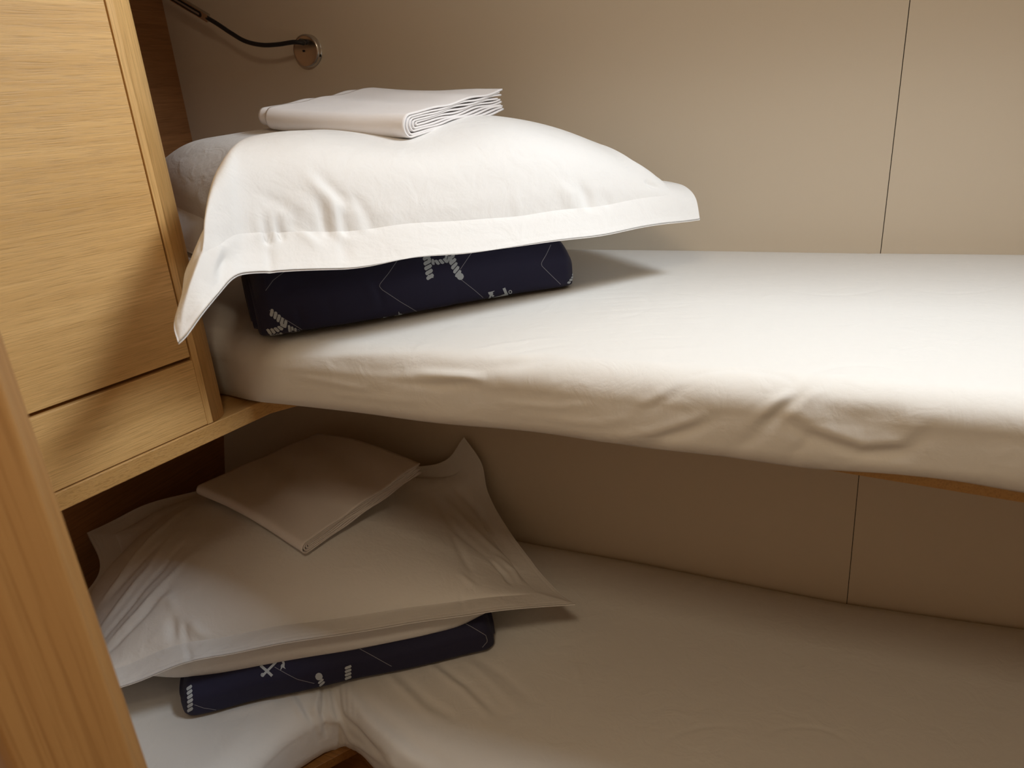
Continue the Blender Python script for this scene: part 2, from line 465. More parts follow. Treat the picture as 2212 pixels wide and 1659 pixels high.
# fine stretch lines in front of the roll
lines = []
for k in range(26):
    y0 = 628 + k * 5.5 + rng.uniform(-2, 2); x0 = 1120 + rng.uniform(0, 240)
    lines.append(([(x0, y0 + 7), (x0 + 120, y0 - 1), (x0 + 220, y0 - 5)], rng.choice((-1, 1)) * rng.uniform(0.0003, 0.0006), 0.0032))
Su.crease(lines)
# faint rings of the mattress quilting that show through the sheet
def ring(c, rx, ry, a0, a1, amp=-0.0010, w=0.003, n=14):
    pts = [(c[0] + rx * math.cos(math.radians(a0 + (a1 - a0) * k / n)), c[1] + ry * math.sin(math.radians(a0 + (a1 - a0) * k / n))) for k in range(n + 1)]
    return (pts, amp, w)
Su.crease([ring((1800, 590), 150, 48, 10, 190), ring((2060, 590), 140, 44, 0, 180), ring((1860, 850), 150, 62, 180, 350, -0.0012),
           ring((1590, 860), 150, 62, 195, 330, -0.0012), ring((1330, 655), 75, 30, -80, 90), ring((1840, 545), 40, 18, -120, 90)])
o = link('mattress', Su.P.reshape(-1, 3), grid_faces(*Su.P.shape[:2]), M['sheet'])
def close_below(Sf, name, mat, zb):
    """underside of a mattress"""
    P = Sf.P; a = P[:, 0].copy(); b = P[:, -1].copy(); a[:, 2] = zb; b[:, 2] = zb
    n = len(P)
    V = np.concatenate([P[:, 0], a, b, P[:, -1]]).reshape(4, n, 3).transpose(1, 0, 2)
    return V.reshape(-1, 3), grid_faces(n, 4, flip=True)
def finish_mattress(o, Sf, mat, zb):
    P = Sf.P; n, m = P.shape[:2]
    a = P[:, 0].copy(); b = P[:, -1].copy(); a[:, 2] = zb; b[:, 2] = zb
    base = n * m
    V = np.concatenate([P.reshape(-1, 3), a, b]); F = [grid_faces(n, m)]
    i = np.arange(n - 1)
    F.append(np.stack([i * m, (i + 1) * m, base + i + 1, base + i], 1))
    F.append(np.stack([base + i, base + i + 1, base + n + i + 1, base + n + i], 1))
    F.append(np.stack([base + n + i, base + n + i + 1, (i + 1) * m + m - 1, i * m + m - 1], 1))
    old = o.data; o2 = link('tmp', V, np.concatenate(F), mat); o.data = o2.data; o.data.name = 'mattress'
    bpy.data.objects.remove(o2); bpy.data.meshes.remove(old)
    F = None
finish_mattress(o, Su, M['sheet'], Z_BOARD + 0.0008)
tag(o, 'white sheeted upper bunk mattress lying on the oak board', 'mattress', 'sheeted bunk mattresses')

# lower mattress: inner corner at the front with gathered folds
def lowz(px, py): return at_z(px, py, Z_LOW)[:2]
NT = at_z(712, 1590, Z_LOW - 0.04)[:2] + np.array([-0.012, 0.045])
ts = [0, 0.16, 0.24, 0.27, 0.30, 0.34, 0.42, 1.0]
Fl = [(-0.80, -0.15), (-0.785, NT[1] - 0.22), (-0.768, NT[1] - 0.09), (-0.738, NT[1] - 0.03), (NT[0], NT[1]), (NT[0] + 0.05, NT[1] - 0.018), (NT[0] + 0.15, NT[1] - 0.07), (X_RIGHT - 0.01, NT[1] - 0.10)]
Bl = [(X_END + 0.004, -0.15), (X_END + 0.004, 0.62), (X_END + 0.004, 1.05), (X_END + 0.004, 1.329), (-1.15, 1.329), (-0.85, 1.329), (-0.45, 1.329), (X_RIGHT - 0.01, 1.329)]
nl = 900
Fl = smooth_line(resample_w(Fl, ts, nl), 40); Bl = smooth_line(resample_w(Bl, ts, nl), 8)
BOT_L = 0.115
Pl = ruled(Fl, Bl, 0.06, 0.05, 190, Z_LOW, bot=BOT_L)
par = np.linspace(0, 1, nl)[:, None] * np.ones(Pl.shape[1])
dfront = np.linalg.norm(Pl[..., :2] - NT, axis=-1)
topm = sm(Pl[..., 2], Z_LOW - 0.08, Z_LOW - 0.01)
# gathered folds fanning out of the corner
g = np.exp(-((par - 0.30) / 0.035) ** 2) * np.exp(-(dfront / 0.16) ** 2)
Pl[..., 2] += 0.0008 * np.sin((par - 0.30) * 2 * math.pi / 0.011) * g
Pl[..., 2] -= 0.012 * np.exp(-((par - 0.298) / 0.02) ** 2) * np.exp(-(dfront / 0.10) ** 2)
Pl[..., 2] += 0.0022 * wnoise(Pl * [1, 1, 0], 11, 13) * topm
yb = 1.331 - Pl[..., 1]
Pl[..., 2] += np.exp(-(yb / 0.12) ** 2) * (0.004 * wnoise(Pl * [1, 0, 0], 9, 4) + np.interp(Pl[..., 0], [-1.44, -0.62, -0.3, 0.1, 0.5], [0.02, 0.016, 0.010, -0.004, 0.002]))
Pl[..., 2] -= 0.006 * np.exp(-(yb / 0.012) ** 2)
Sl = Surf(Pl, upward=True)
Sl.crease([
    ([(690, 1480), (680, 1530), (690, 1590)], 0.006, 0.006),
    ([(700, 1480), (698, 1540), (705, 1590)], -0.007, 0.005),
    ([(708, 1485), (712, 1540), (760, 1600), (830, 1650)], 0.005, 0.008),
    ([(640, 1500), (668, 1545), (690, 1600)], -0.005, 0.006),
    ([(622, 1500), (650, 1540), (675, 1590)], 0.004, 0.006),
    ([(715, 1480), (740, 1550), (800, 1610), (870, 1655)], -0.005, 0.009),
    ([(740, 1470), (790, 1550), (880, 1630), (930, 1659)], 0.004, 0.010),
    ([(760, 1470), (820, 1545), (900, 1610), (980, 1659)], -0.004, 0.010),
    ([(830, 1450), (880, 1500), (940, 1560)], 0.003, 0.008),
    ([(850, 1445), (930, 1520), (990, 1560)], -0.003, 0.009),
    ([(920, 1430), (1000, 1490), (1060, 1550)], 0.003, 0.007),
    ([(935, 1425), (1010, 1480), (1080, 1550)], -0.003, 0.008),
    ([(1000, 1420), (1060, 1470), (1130, 1540)], 0.002, 0.008),
    ([(1020, 1415), (1090, 1460), (1150, 1520)], -0.002, 0.008),
    ([(1240, 1430), (1250, 1460), (1258, 1495)], 0.0015, 0.005),
    ([(600, 1512), (540, 1530), (470, 1545)], 0.004, 0.012),
    ([(600, 1540), (560, 1570), (530, 1620)], -0.003, 0.02),
    ring((1560, 1640), 145, 72, 185, 290, -0.0008, 0.004), ring((1730, 1640), 120, 70, 230, 355, -0.0008, 0.004),
])
o = link('mattress', Sl.P.reshape(-1, 3), grid_faces(*Sl.P.shape[:2]), M['sheet'])
finish_mattress(o, Sl, M['sheet'], Z_LOW - BOT_L)
tag(o, 'white sheeted lower bunk mattress with gathered folds at its notched front corner', 'mattress', 'sheeted bunk mattresses')

# oak base of the lower berth
base = empty('berth_base', (-0.6, 1.0, Z_FLOOR), 'dark oak base under the lower mattress, seen through the notch', 'bed base')
lb = [(X_END + 0.003, -0.1), (-0.86, -0.1), (-0.86, NT[1] + 0.045), (X_RIGHT - 0.003, NT[1] - 0.04), (X_RIGHT - 0.003, 1.20), (X_END + 0.003, 1.20)]
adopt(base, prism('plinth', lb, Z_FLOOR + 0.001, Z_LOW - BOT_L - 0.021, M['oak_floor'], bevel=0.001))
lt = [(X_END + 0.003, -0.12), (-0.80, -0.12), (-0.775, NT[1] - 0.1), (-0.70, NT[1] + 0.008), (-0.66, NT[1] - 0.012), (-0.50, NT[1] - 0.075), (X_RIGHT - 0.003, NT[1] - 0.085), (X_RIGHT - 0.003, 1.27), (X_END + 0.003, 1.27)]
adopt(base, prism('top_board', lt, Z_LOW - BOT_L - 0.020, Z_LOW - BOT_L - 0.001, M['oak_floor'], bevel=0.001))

# ---------------------------------------------------------------- foreground door edge at lower left
fx = np.array([-0.3640, 0.2175])
ex = at_y(180, 1310, 0.22)
dpoly = []
ax = (float(ex[0]), 0.22)
dr = 0.006
dpoly = [(ax[0], ax[1])]
dpoly = [(ax[0] - 0.004, ax[1] + 0.002), (ax[0], ax[1] - 0.002), (ax[0] - 0.0035, ax[1] - 0.012), (ax[0] - 0.020, ax[1] - 0.050), (ax[0] - 0.028, ax[1] - 0.0505), (ax[0] - 0.16, ax[1] - 0.030), (ax[0] - 0.16, ax[1] + 0.012), (ax[0] - 0.010, ax[1] + 0.012)]
door = prism('door_1', dpoly, Z_FLOOR + 0.002, CEIL - 0.002, M['oak_door'], bevel=0.002)
struct(door)

# ---------------------------------------------------------------- pillows
def spline(pts, n):
    """Catmull-Rom through the points, even arc length"""
    P = np.array(pts, float); P = np.concatenate([[2 * P[0] - P[1]], P, [2 * P[-1] - P[-2]]])
    out = []
    for k in range(1, len(P) - 2):
        for t in np.linspace(0, 1, 24, endpoint=False):
            p0, p1, p2, p3 = P[k - 1], P[k], P[k + 1], P[k + 2]
            out.append(0.5 * ((2 * p1) + (-p0 + p2) * t + (2 * p0 - 5 * p1 + 4 * p2 - p3) * t * t + (-p0 + 3 * p1 - 3 * p2 + p3) * t ** 3))
    out.append(P[-2])
    return resample(out, n)

def pillow(name, label, group, front, back, left, right, fl, Ht, Hb, rise, creases, seed, dent=None, pw=(2.4, 2.2, 0.62), lower_lim=None, base_z=0.0, extra=None, belly=0.0):
    n, m = 231, 171
    # sampling: outer flange plus body
    F = spline(front, 801); Bk = spline(back, 801); L = spline(left, 801); Rr = spline(right, 801)
    Lx = 0.5 * (np.linalg.norm(F[-1] - F[0]) + np.linalg.norm(Bk[-1] - Bk[0])); Ly = 0.5 * (np.linalg.norm(L[-1] - L[0]) + np.linalg.norm(Rr[-1] - Rr[0]))
    nf = 22
    def samp(k, f):
        a = np.linspace(0, f, nf + 1)[:-1]; b = np.linspace(0, 1, k - 2 * nf)
        b = b + 0.06 * np.sin(2 * math.pi * b) * -1 * 1.0
        b = np.clip(b, 0, 1)
        return np.concatenate([a, f + b * (1 - 2 * f), 1 - a[::-1]])
    us = samp(n, fl / Lx); vs = samp(m, fl / Ly)
    def ev(C, t): q = t * 800; i = np.minimum(q.astype(int), 799); a = (q - i)[:, None]; return C[i] * (1 - a) + C[i + 1] * a
    Fu_, Bu_, Lv, Rv = ev(F, us), ev(Bk, us), ev(L, vs), ev(Rr, vs)
    U = us[:, None, None]; V = vs[None, :, None]
    Pm = (1 - V) * Fu_[:, None] + V * Bu_[:, None] + (1 - U) * Lv[None] + U * Rv[None] - (
        (1 - U) * (1 - V) * F[0] + U * (1 - V) * F[-1] + (1 - U) * V * Bk[0] + U * V * Bk[-1])
    U = us[:, None] + 0 * vs[None]; V = vs[None] + 0 * us[:, None]
    fu, fv = fl / Lx, fl / Ly
    bu = np.clip((U - fu) / (1 - 2 * fu), 0, 1) * 2 - 1; bv = np.clip((V - fv) / (1 - 2 * fv), 0, 1) * 2 - 1
    # distance (m) inwards from the outer hem on each side
    dF, dB, dL, dR = V * Ly, (1 - V) * Ly, U * Lx, (1 - U) * Lx
    rf, rb, rl, rr = rise
    def up(d, h): return h * np.minimum(d / fl, 1) ** 0.9
    lift = np.minimum.reduce([up(dF, 1.0) , up(dB, 1.0), up(dL, 1.0), up(dR, 1.0)])
    w = np.stack([1 / (dF + .02) ** 2, 1 / (dB + .02) ** 2, 1 / (dL + .02) ** 2, 1 / (dR + .02) ** 2])
    hh = (w * np.array([rf, rb, rl, rr])[:, None, None]).sum(0) / w.sum(0)
    Pm[..., 2] += lift * hh
    e1, e2, q = pw[:3]; eL = pw[3] if len(pw) > 3 else e1
    qr = q + 0.18
    pu = np.where(bu < 0, np.clip(1 - np.abs(bu) ** eL, 0, 1) ** (q - 0.07), np.clip(1 - np.abs(bu) ** (e1 - 0.5), 0, 1) ** qr)
    prof = pu * np.clip(1 - np.abs(bv) ** e2, 0, 1) ** (q - 0.03)
    hem = 0.0004 * (1 - sm(np.minimum.reduce([dF, dB, dL, dR]), 0.008, 0.014))
    T = Pm.copy(); Bt = Pm.copy()
    T[..., 2] += Ht * prof + 0.0008
    edge = F[-1] - F[0]; outd = np.array([edge[1], -edge[0], 0.0]); outd /= np.linalg.norm(outd)
    xb = np.clip((dF - fl) / 0.16, 0, 1)
    pu2 = np.clip(1 - np.abs(bu) ** 4, 0, 1) * sm(dL, 0.06, 0.2) * sm(dR, 0.06, 0.2)
    Bt += outd * (belly * np.sin(np.pi * xb ** 0.6) * pu2)[..., None]
    Bt[..., 2] -= Hb * np.maximum(prof, 0) ** 0.7 + 0.0008
    # cloth waviness
    nz = wnoise(T, 16, seed) * 0.0028 + wnoise(T, 45, seed + 1) * 0.0007
    amt = np.clip(prof * 3, 0, 1)
    T[..., 2] += nz * amt
    fz = wnoise(Pm * [1, 1, 0], 40, seed + 2) * 0.0016 * (1 - amt)
    T[..., 2] += fz; Bt[..., 2] += fz
    dm = np.minimum.reduce([dF, dB, dL, dR]); T[..., 2] -= 0.0007 * np.exp(-((dm - 0.009) / 0.0018) ** 2)
    if dent is not None: T[..., 2] += dent(T)
    if extra is not None: T, Bt = extra(T, Bt, U, V)
    if lower_lim is not None:
        lim = lower_lim(Bt) if callable(lower_lim) else lower_lim
        Bt[..., 2] = np.where(amt > 0.3, np.maximum(Bt[..., 2], lim), Bt[..., 2])
    St = Surf(T)
    if St.N[n // 2, m // 2, 2] < 0: St = Surf(T, flip=True)
    for c in creases: St.crease(c)
    Bt = Bt + (St.P - T) * np.clip(1 - (T[..., 2] - Bt[..., 2]) / 0.06, 0, 1)[..., None]
    T = St.P
    i0, i1, j0, j1 = nf, n - nf, nf, m - nf
    # body
    top = T[i0:i1, j0:j1]; bot = Bt[i0:i1, j0:j1]
    a, b = top.shape[:2]
    V_ = np.concatenate([top.reshape(-1, 3), bot.reshape(-1, 3)]); off = a * b
    Fs = [grid_faces(a, b, flip=True), grid_faces(a, b, off)]
    def rim(idx): idx = np.array(idx); return np.stack([idx[:-1], idx[1:], idx[1:] + off, idx[:-1] + off], 1)
    ring_ = [i * b for i in range(a)] + [(a - 1) * b + j for j in range(1, b)] + [i * b + b - 1 for i in range(a - 2, -1, -1)] + [j for j in range(b - 2, -1, -1)]
    root = empty(name, tuple(Pm[n // 2, m // 2] * [1, 1, 0] + [0, 0, base_z]), label, 'pillow', group)
    body = link('pillow_body', V_, np.concatenate(Fs), M['pillow'])
    # flange: the two layers round the body
    A = T.copy(); Bq = Bt.copy(); A[..., 2] += hem; Bq[..., 2] -= hem
    mask = np.zeros((n, m), bool); mask[:i0 + 1] = True; mask[i1 - 1:] = True; mask[:, :j0 + 1] = True; mask[:, j1 - 1:] = True
    fm = lambda i, j: not (i0 <= i < i1 - 1 and j0 <= j < j1 - 1)
    Fa = []
    offB = n * m
    ii, jj = np.meshgrid(np.arange(n - 1), np.arange(m - 1), indexing='ij')
    keep = ~((ii >= i0) & (ii < i1 - 1) & (jj >= j0) & (jj < j1 - 1))
    ft = grid_faces(n, m, flip=True).reshape(n - 1, m - 1, 4)[keep]; fb = grid_faces(n, m, offB).reshape(n - 1, m - 1, 4)[keep]
    outer = [i * m for i in range(n)] + [(n - 1) * m + j for j in range(1, m)] + [i * m + m - 1 for i in range(n - 2, -1, -1)] + [j for j in range(m - 2, -1, -1)]
    outer = np.array(outer)
    fo = np.stack([outer[:-1], outer[:-1] + offB, outer[1:] + offB, outer[1:]], 1)[:, ::-1]
    Vall = np.concatenate([A.reshape(-1, 3), Bq.reshape(-1, 3)]); Fall = np.concatenate([ft, fb, fo])
    used, inv = np.unique(Fall, return_inverse=True)
    flg = link('flange', Vall[used], inv.reshape(Fall.shape), M['pillow'])
    flg['label'] = 'flat stitched hem band of the pillowcase'
    adopt(root, body, flg)
    return root, St

A_ = np.array([-0.665, 0.605]); B_ = np.array([-0.166, 1.20])
abn = np.array([B_[1] - A_[1], -(B_[0] - A_[0]), 0]); abc = float(abn[:2] @ A_)
def AB(px, py): return on_plane(px, py, abn, abc)
front_u = [at_y(385, 742, .538), at_y(404, 722, .548), at_y(440, 672, .575), at_y(478, 630, .615), at_y(505, 603, .642), at_y(535, 592, .668),
           AB(600, 588), AB(700, 580), AB(800, 570), AB(900, 557), AB(1000, 545), AB(1100, 532), AB(1200, 519), AB(1300, 506), AB(1400, 493), AB(1470, 482), AB(1512, 474)]
left_u = [front_u[0], at_y(376, 700, .555), at_y(392, 640, .588), at_y(410, 575, .645), np.array([-0.81, .835, -.215]), np.array([-1.00, .915, -.195]), np.array([-1.24, 1.03, -.165])]
right_u = [front_u[-1], at_y(1503, 430, 1.215), at_y(1483, 408, 1.235), at_y(1450, 398, 1.265), np.array([-0.31, 1.34, -.155]), np.array([-0.42, 1.42, -.14]), np.array([-0.52, 1.465, -.13])]
back_u = [left_u[-1], np.array([-1.04, 1.16, -.15]), np.array([-0.83, 1.27, -.14]), np.array([-0.67, 1.38, -.13]), right_u[-1]]
def dent_u(T):
    c = np.array([-0.555, 0.965]); d = np.hypot(T[..., 0] - c[0], T[..., 1] - c[1])
    d2 = np.hypot(T[..., 0] + 0.74, T[..., 1] - 1.06)
    return -0.020 * np.exp(-(d / 0.11) ** 2) + 0.008 * np.exp(-((T[..., 0] + 0.88) ** 2 + (T[..., 1] - 0.98) ** 2) / 0.15 ** 2) + 0.026 * np.exp(-((T[..., 0] + 1.03) ** 2 + (T[..., 1] - 1.02) ** 2) / 0.11 ** 2)
cr_u = [[
    ([(590, 448), (640, 480), (690, 540)], 0.003, 0.008),
    ([(565, 420), (610, 445), (650, 480)], -0.003, 0.008),
    ([(625, 460), (665, 490), (700, 520)], -0.004, 0.007),
    ([(560, 370), (620, 400), (650, 440)], 0.002, 0.012),
    ([(660, 380), (700, 420), (750, 460)], 0.003, 0.009),
    ([(680, 370), (740, 430), (780, 490)], -0.003, 0.008),
    ([(690, 430), (700, 480), (715, 515)], -0.006, 0.008),
    ([(712, 430), (725, 480), (735, 515)], 0.004, 0.006),
    ([(735, 450), (745, 480), (750, 505)], -0.005, 0.006),
    ([(755, 440), (775, 480), (790, 502)], 0.004, 0.006),
    ([(760, 420), (800, 470), (815, 500)], -0.003, 0.007),
    ([(830, 460), (845, 480), (855, 495)], 0.002, 0.006),
    ([(575, 500), (578, 515), (580, 530)], -0.006, 0.005),
    ([(600, 490), (605, 505), (610, 522)], -0.005, 0.005),
    ([(590, 480), (592, 505), (592, 525)], 0.004, 0.005),
    ([(545, 460), (560, 495), (565, 525)], 0.003, 0.008),
    ([(460, 490), (500, 502), (545, 512)], 0.004, 0.010),
    ([(430, 430), (455, 490), (470, 545), (450, 620)], 0.006, 0.012),
    ([(475, 530), (480, 560), (470, 610)], -0.003, 0.012),
    ([(580, 535), (585, 560), (582, 588)], -0.003, 0.005),
    ([(740, 515), (745, 540), (750, 570)], -0.0022, 0.010),
    ([(1200, 395), (1240, 430), (1265, 455)], 0.0025, 0.008),
    ([(1250, 400), (1270, 425), (1275, 450)], -0.0035, 0.008),
    ([(1110, 430), (1125, 445), (1142, 458)], 0.0025, 0.005),
    ([(1375, 383), (1400, 395), (1425, 405)], -0.004, 0.005),
    ([(1290, 420), (1310, 435), (1320, 445)], -0.002, 0.007),
    ([(1300, 300), (1360, 350), (1420, 385)], 0.003, 0.014),
]]
cr_u = [[(p, a * 1.4, w * 0.82) for p, a, w in cr_u[0]]]
upper_pillow, _ = pillow('pillow', 'brightly lit white flanged pillow on the upper bunk, one corner drooping over the cabinet edge', 'white flanged pillows',
    front_u, back_u, left_u, right_u, 0.045, 0.129, 0.05, (0.008, 0.008, 0.030, 0.012), cr_u, 21, dent_u, pw=(2.6, 2.3, 0.55, 3.6), lower_lim=-0.211, base_z=-0.2, belly=0.02)

# lower pillow
LW = np.array([-1.04, 0.60]); LE = np.array([-0.349, 1.054])
lbn = np.array([LE[1] - LW[1], -(LE[0] - LW[0]), 0]); lbc = float(lbn[:2] @ LW)
def LB(px, py): return on_plane(px, py, lbn, lbc)
front_l = [LB(170, 1520), LB(235, 1492), LB(300, 1470), LB(410, 1430), LB(520, 1408), LB(640, 1386), LB(760, 1368), LB(880, 1348), LB(1000, 1330), LB(1100, 1318), LB(1180, 1308), LB(1243, 1305)]
D_l = np.array([-1.425, 0.93, -0.838]); C_l = at_y(1003, 945, 1.375)
left_l = [front_l[0], np.array([-1.19, .65, -.905]), np.array([-1.30, .75, -.90]), at_y(215, 1235, 0.86), D_l]
right_l = [front_l[-1], at_y(1200, 1275, 1.10), at_y(1150, 1215, 1.17), at_y(1095, 1140, 1.25), at_y(1055, 1065, 1.32), at_y(1040, 1000, 1.355), C_l]
back_l = [D_l, np.array([-1.30, 1.05, -.80]), np.array([-1.10, 1.20, -.80]), np.array([-0.90, 1.29, -.80]), np.array([-0.76, 1.34, -.79]), C_l]
cr_l = [[
    ([(215, 1390), (280, 1310), (350, 1230), (400, 1170)], -0.004, 0.006),
    ([(225, 1400), (300, 1320), (370, 1245), (420, 1190)], 0.004, 0.006),
    ([(228, 1415), (310, 1330), (370, 1265)], -0.004, 0.005),
    ([(210, 1370), (270, 1290), (320, 1230), (380, 1150)], 0.004, 0.008),
    ([(220, 1300), (260, 1250), (330, 1160), (400, 1100)], 0.004, 0.010),
    ([(240, 1290), (290, 1230), (350, 1170)], -0.003, 0.009),
    ([(370, 1330), (372, 1360), (375, 1385)], -0.006, 0.010),
    ([(397, 1345), (400, 1370), (405, 1388)], -0.005, 0.006),
    ([(410, 1340), (430, 1365), (450, 1372)], 0.004, 0.008),
    ([(340, 1300), (365, 1290), (380, 1320)], 0.003, 0.010),
    ([(400, 1390), (408, 1410), (410, 1430)], -0.003, 0.004),
    ([(940, 1050), (1000, 1120), (1070, 1190), (1120, 1230)], 0.004, 0.012),
    ([(960, 1030), (1030, 1100), (1100, 1190)], -0.004, 0.010),
    ([(930, 1060), (990, 1150), (1060, 1210)], -0.003, 0.012),
    ([(970, 1140), (1000, 1200), (1020, 1240)], -0.003, 0.010),
    ([(1060, 1210), (1090, 1240), (1103, 1262)], -0.005, 0.006),
    ([(1070, 1200), (1110, 1235), (1125, 1260)], 0.004, 0.008),
    ([(990, 1235), (1010, 1255), (1030, 1270)], 0.002, 0.008),
    ([(995, 1275), (998, 1300), (1000, 1325)], -0.002, 0.004),
]]
cr_l = [[(p, a * 1.3, w * 0.85) for p, a, w in cr_l[0]]]
def lim_l(P): return -0.955 + 0.045 * sm((P[..., 0] + 1.02) * 0.82 + (P[..., 1] - 0.64) * 0.57, -0.02, 0.10)
lower_pillow, _ = pillow('pillow', 'shaded white flanged pillow on the lower bunk, its back corner standing up the wall', 'white flanged pillows',
    front_l, back_l, left_l, right_l, 0.045, 0.135, 0.11, (0.014, 0.004, 0.006, 0.008), cr_l, 55, None, pw=(2.0, 2.0, 0.7), lower_lim=lim_l, base_z=-0.9, belly=0.05)

# ---------------------------------------------------------------- folded navy quilts
def quilt(name, label, group, P0, P1, depth, height, zbase, seed, prints, creases, lean=0.0, endcap=True, top_fn=None, ends=(0.02, 0.02)):
    P0 = np.array(P0); P1 = np.array(P1); d = P1 - P0; Lq = np.linalg.norm(d); u = d / Lq; p = np.array([-u[1], u[0]])
    n, m = 261, 200
    s = np.linspace(0, 1, n); th = np.linspace(0, 2 * math.pi, m, endpoint=True)
    e = 2.6
    ca, sa = np.cos(th), np.sin(th)
    e = np.where(sa < 0, 7.0, 2.6)
    rr = (np.abs(ca) ** e + np.abs(sa) ** e) ** (-1 / e)
    # th=pi is the front; grow from the bottom front round to the back
    Y = rr * ca * depth / 2; Zc = rr * sa * height / 2
    P = np.zeros((n, m, 3))
    for i in range(n):
        q = s[i] * Lq
        a, b = ends
        k = 1.0
        if q < a: k = 1 - 0.28 * (1 - q / a) ** 2
        if Lq - q < b: k = min(k, 1 - 0.28 * (1 - (Lq - q) / b) ** 2)
        hz = 1.0 + 0.05 * math.sin(s[i] * 9 + seed)
        yy = Y * (1 - (1 - k) * 0.3); zz = Zc * k * hz
        base = P0 + u * q + p * (depth / 2)
        P[i, :, 0] = base[0] + p[0] * yy; P[i, :, 1] = base[1] + p[1] * yy
        P[i, :, 2] = zbase + height / 2 * k * hz + zz + 0.001
    if top_fn is not None: P = top_fn(P, s)
    P += (wnoise(P, 30, seed)[..., None] * 0.0012 + wnoise(P, 12, seed + 3)[..., None] * 0.002) * np.array([p[0], p[1], 0.5]) * -1
    P[..., 2] = np.maximum(P[..., 2], zbase + 0.0012)
    P[:, -1] = P[:, 0]
    Sq = Surf(P)
    c = P.reshape(-1, 3).mean(0)
    if ((P[n // 2] - c) * Sq.N[n // 2]).sum() < 0: Sq = Surf(P, flip=True)
    for cset in creases: Sq.crease(cset)
    Sq.P[:, -1] = Sq.P[:, 0]
    Sq.done()
    V = [Sq.P.reshape(-1, 3)]; F = [list(map(tuple, grid_faces(n, m)))]; mi = [0] * len(F[0]); cnt = n * m
    # ends: rolled layers, alternating in and out
    for side in (0, -1):
        ringp = Sq.P[side]; cc = ringp.mean(0); rings = []
        K = 26; sg = -1 if side == 0 else 1
        for k in range(K + 1):
            t = 1 - k / K * 0.97
            groove = 0.004 * math.sin(k * 1.45) * min(1, k / 3) - 0.012 * (k / K) ** 2
            rings.append(cc + (ringp - cc) * [t, t, t] + np.array([u[0], u[1], 0]) * sg * (groove + 0.010 * (1 - (1 - k / K) ** 4) ))
        Q = np.stack(rings); V.append(Q.reshape(-1, 3)); ff = grid_faces(K + 1, m, cnt, flip=(side == 0)); F.append(list(map(tuple, ff))); mi += [0] * len(ff); cnt += (K + 1) * m
    # woven prints lie on the cloth
    def patch(poly_grid, mat_i, off):
        nonlocal cnt
        g = []
        for row in poly_grid:
            r = []
            for p_ in row:
                l = Sq.locate(*p_, maxd=12)
                if l is None: return
                r.append(Sq.point(l[0], l[1], off))
            g.append(r)
        g = np.array(g)
        if np.max(np.linalg.norm(np.diff(g, axis=0), axis=-1)) > 0.03: return
        a, b = g.shape[:2]
        V.append(g.reshape(-1, 3)); ff = grid_faces(a, b, cnt); F.append(list(map(tuple, ff))); mi.extend([mat_i] * len(ff)); cnt += a * b
    def ribbon(pts, w, mat_i=1, off=0.0007, step=4.0, skew=0.0, wfun=None):
        pts = np.array(pts, float); L = np.linalg.norm(np.diff(pts, axis=0), axis=1).sum(); k = max(3, int(L / step) + 1)
        q = resample(pts, k); t = np.gradient(q, axis=0); t /= np.linalg.norm(t, axis=1, keepdims=True) + 1e-9
        nn = np.stack([-t[:, 1], t[:, 0]], 1)
        c = 3 if w > 2.5 else 2
        g = []
        for i in range(k):
            ww = w * (wfun(i / (k - 1)) if wfun else 1)
            g.append([q[i] + nn[i] * ww * (x - 0.5) + t[i] * skew * (x - 0.5) for x in np.linspace(0, 1, c)])
        patch(g, mat_i, off)
    def rope(pts, w, seg=9.0, lean_=5.0):
        pts = np.array(pts, float); L = np.linalg.norm(np.diff(pts, axis=0), axis=1).sum(); k = max(1, int(round(L / seg)))
        q = resample(pts, k * 10 + 1)
        for i in range(k):
            ribbon(q[i * 10:(i + 1) * 10 - 1], w, 1, step=2.5, skew=lean_, wfun=lambda t: 0.82 + 0.36 * math.sin(math.pi * t) ** 0.7)
    for kind, *a in prints:
        if kind == 'stitch': ribbon(a[0], a[1] if len(a) > 1 else 1.1, 2, 0.0005, 5)
        elif kind == 'rib': ribbon(a[0], a[1], 1, step=2.5)
        elif kind == 'tri': ribbon(a[0], a[1], 1, step=2.0, wfun=lambda t: 1 - 0.9 * t)
        elif kind == 'rope': rope(*a)
        elif kind == 'ball':
            (x, y), r = a; ribbon([(x - r, y), (x + r, y)], 2 * r, 1, step=1.5, wfun=lambda t: max(0.1, math.sqrt(max(0, 1 - (2 * t - 1) ** 2))))
        elif kind == 'ringlet':
            (x, y), r = a; ribbon([(x + r * math.cos(t), y + r * math.sin(t)) for t in np.linspace(0, 6.28, 13)], 1.8, 1, step=1.2)
    root = empty(name, (float(P0[0] + u[0] * Lq / 2), float(P0[1] + u[1] * Lq / 2), zbase), label, 'quilt', group)
    body = link('quilt_fabric', np.concatenate(V), sum(F, []), None, mats=[M['navy'], M['print'], M['stitch']], mat_idx=mi)
    adopt(root, body)
    # piped edge binding at the left end
    return root

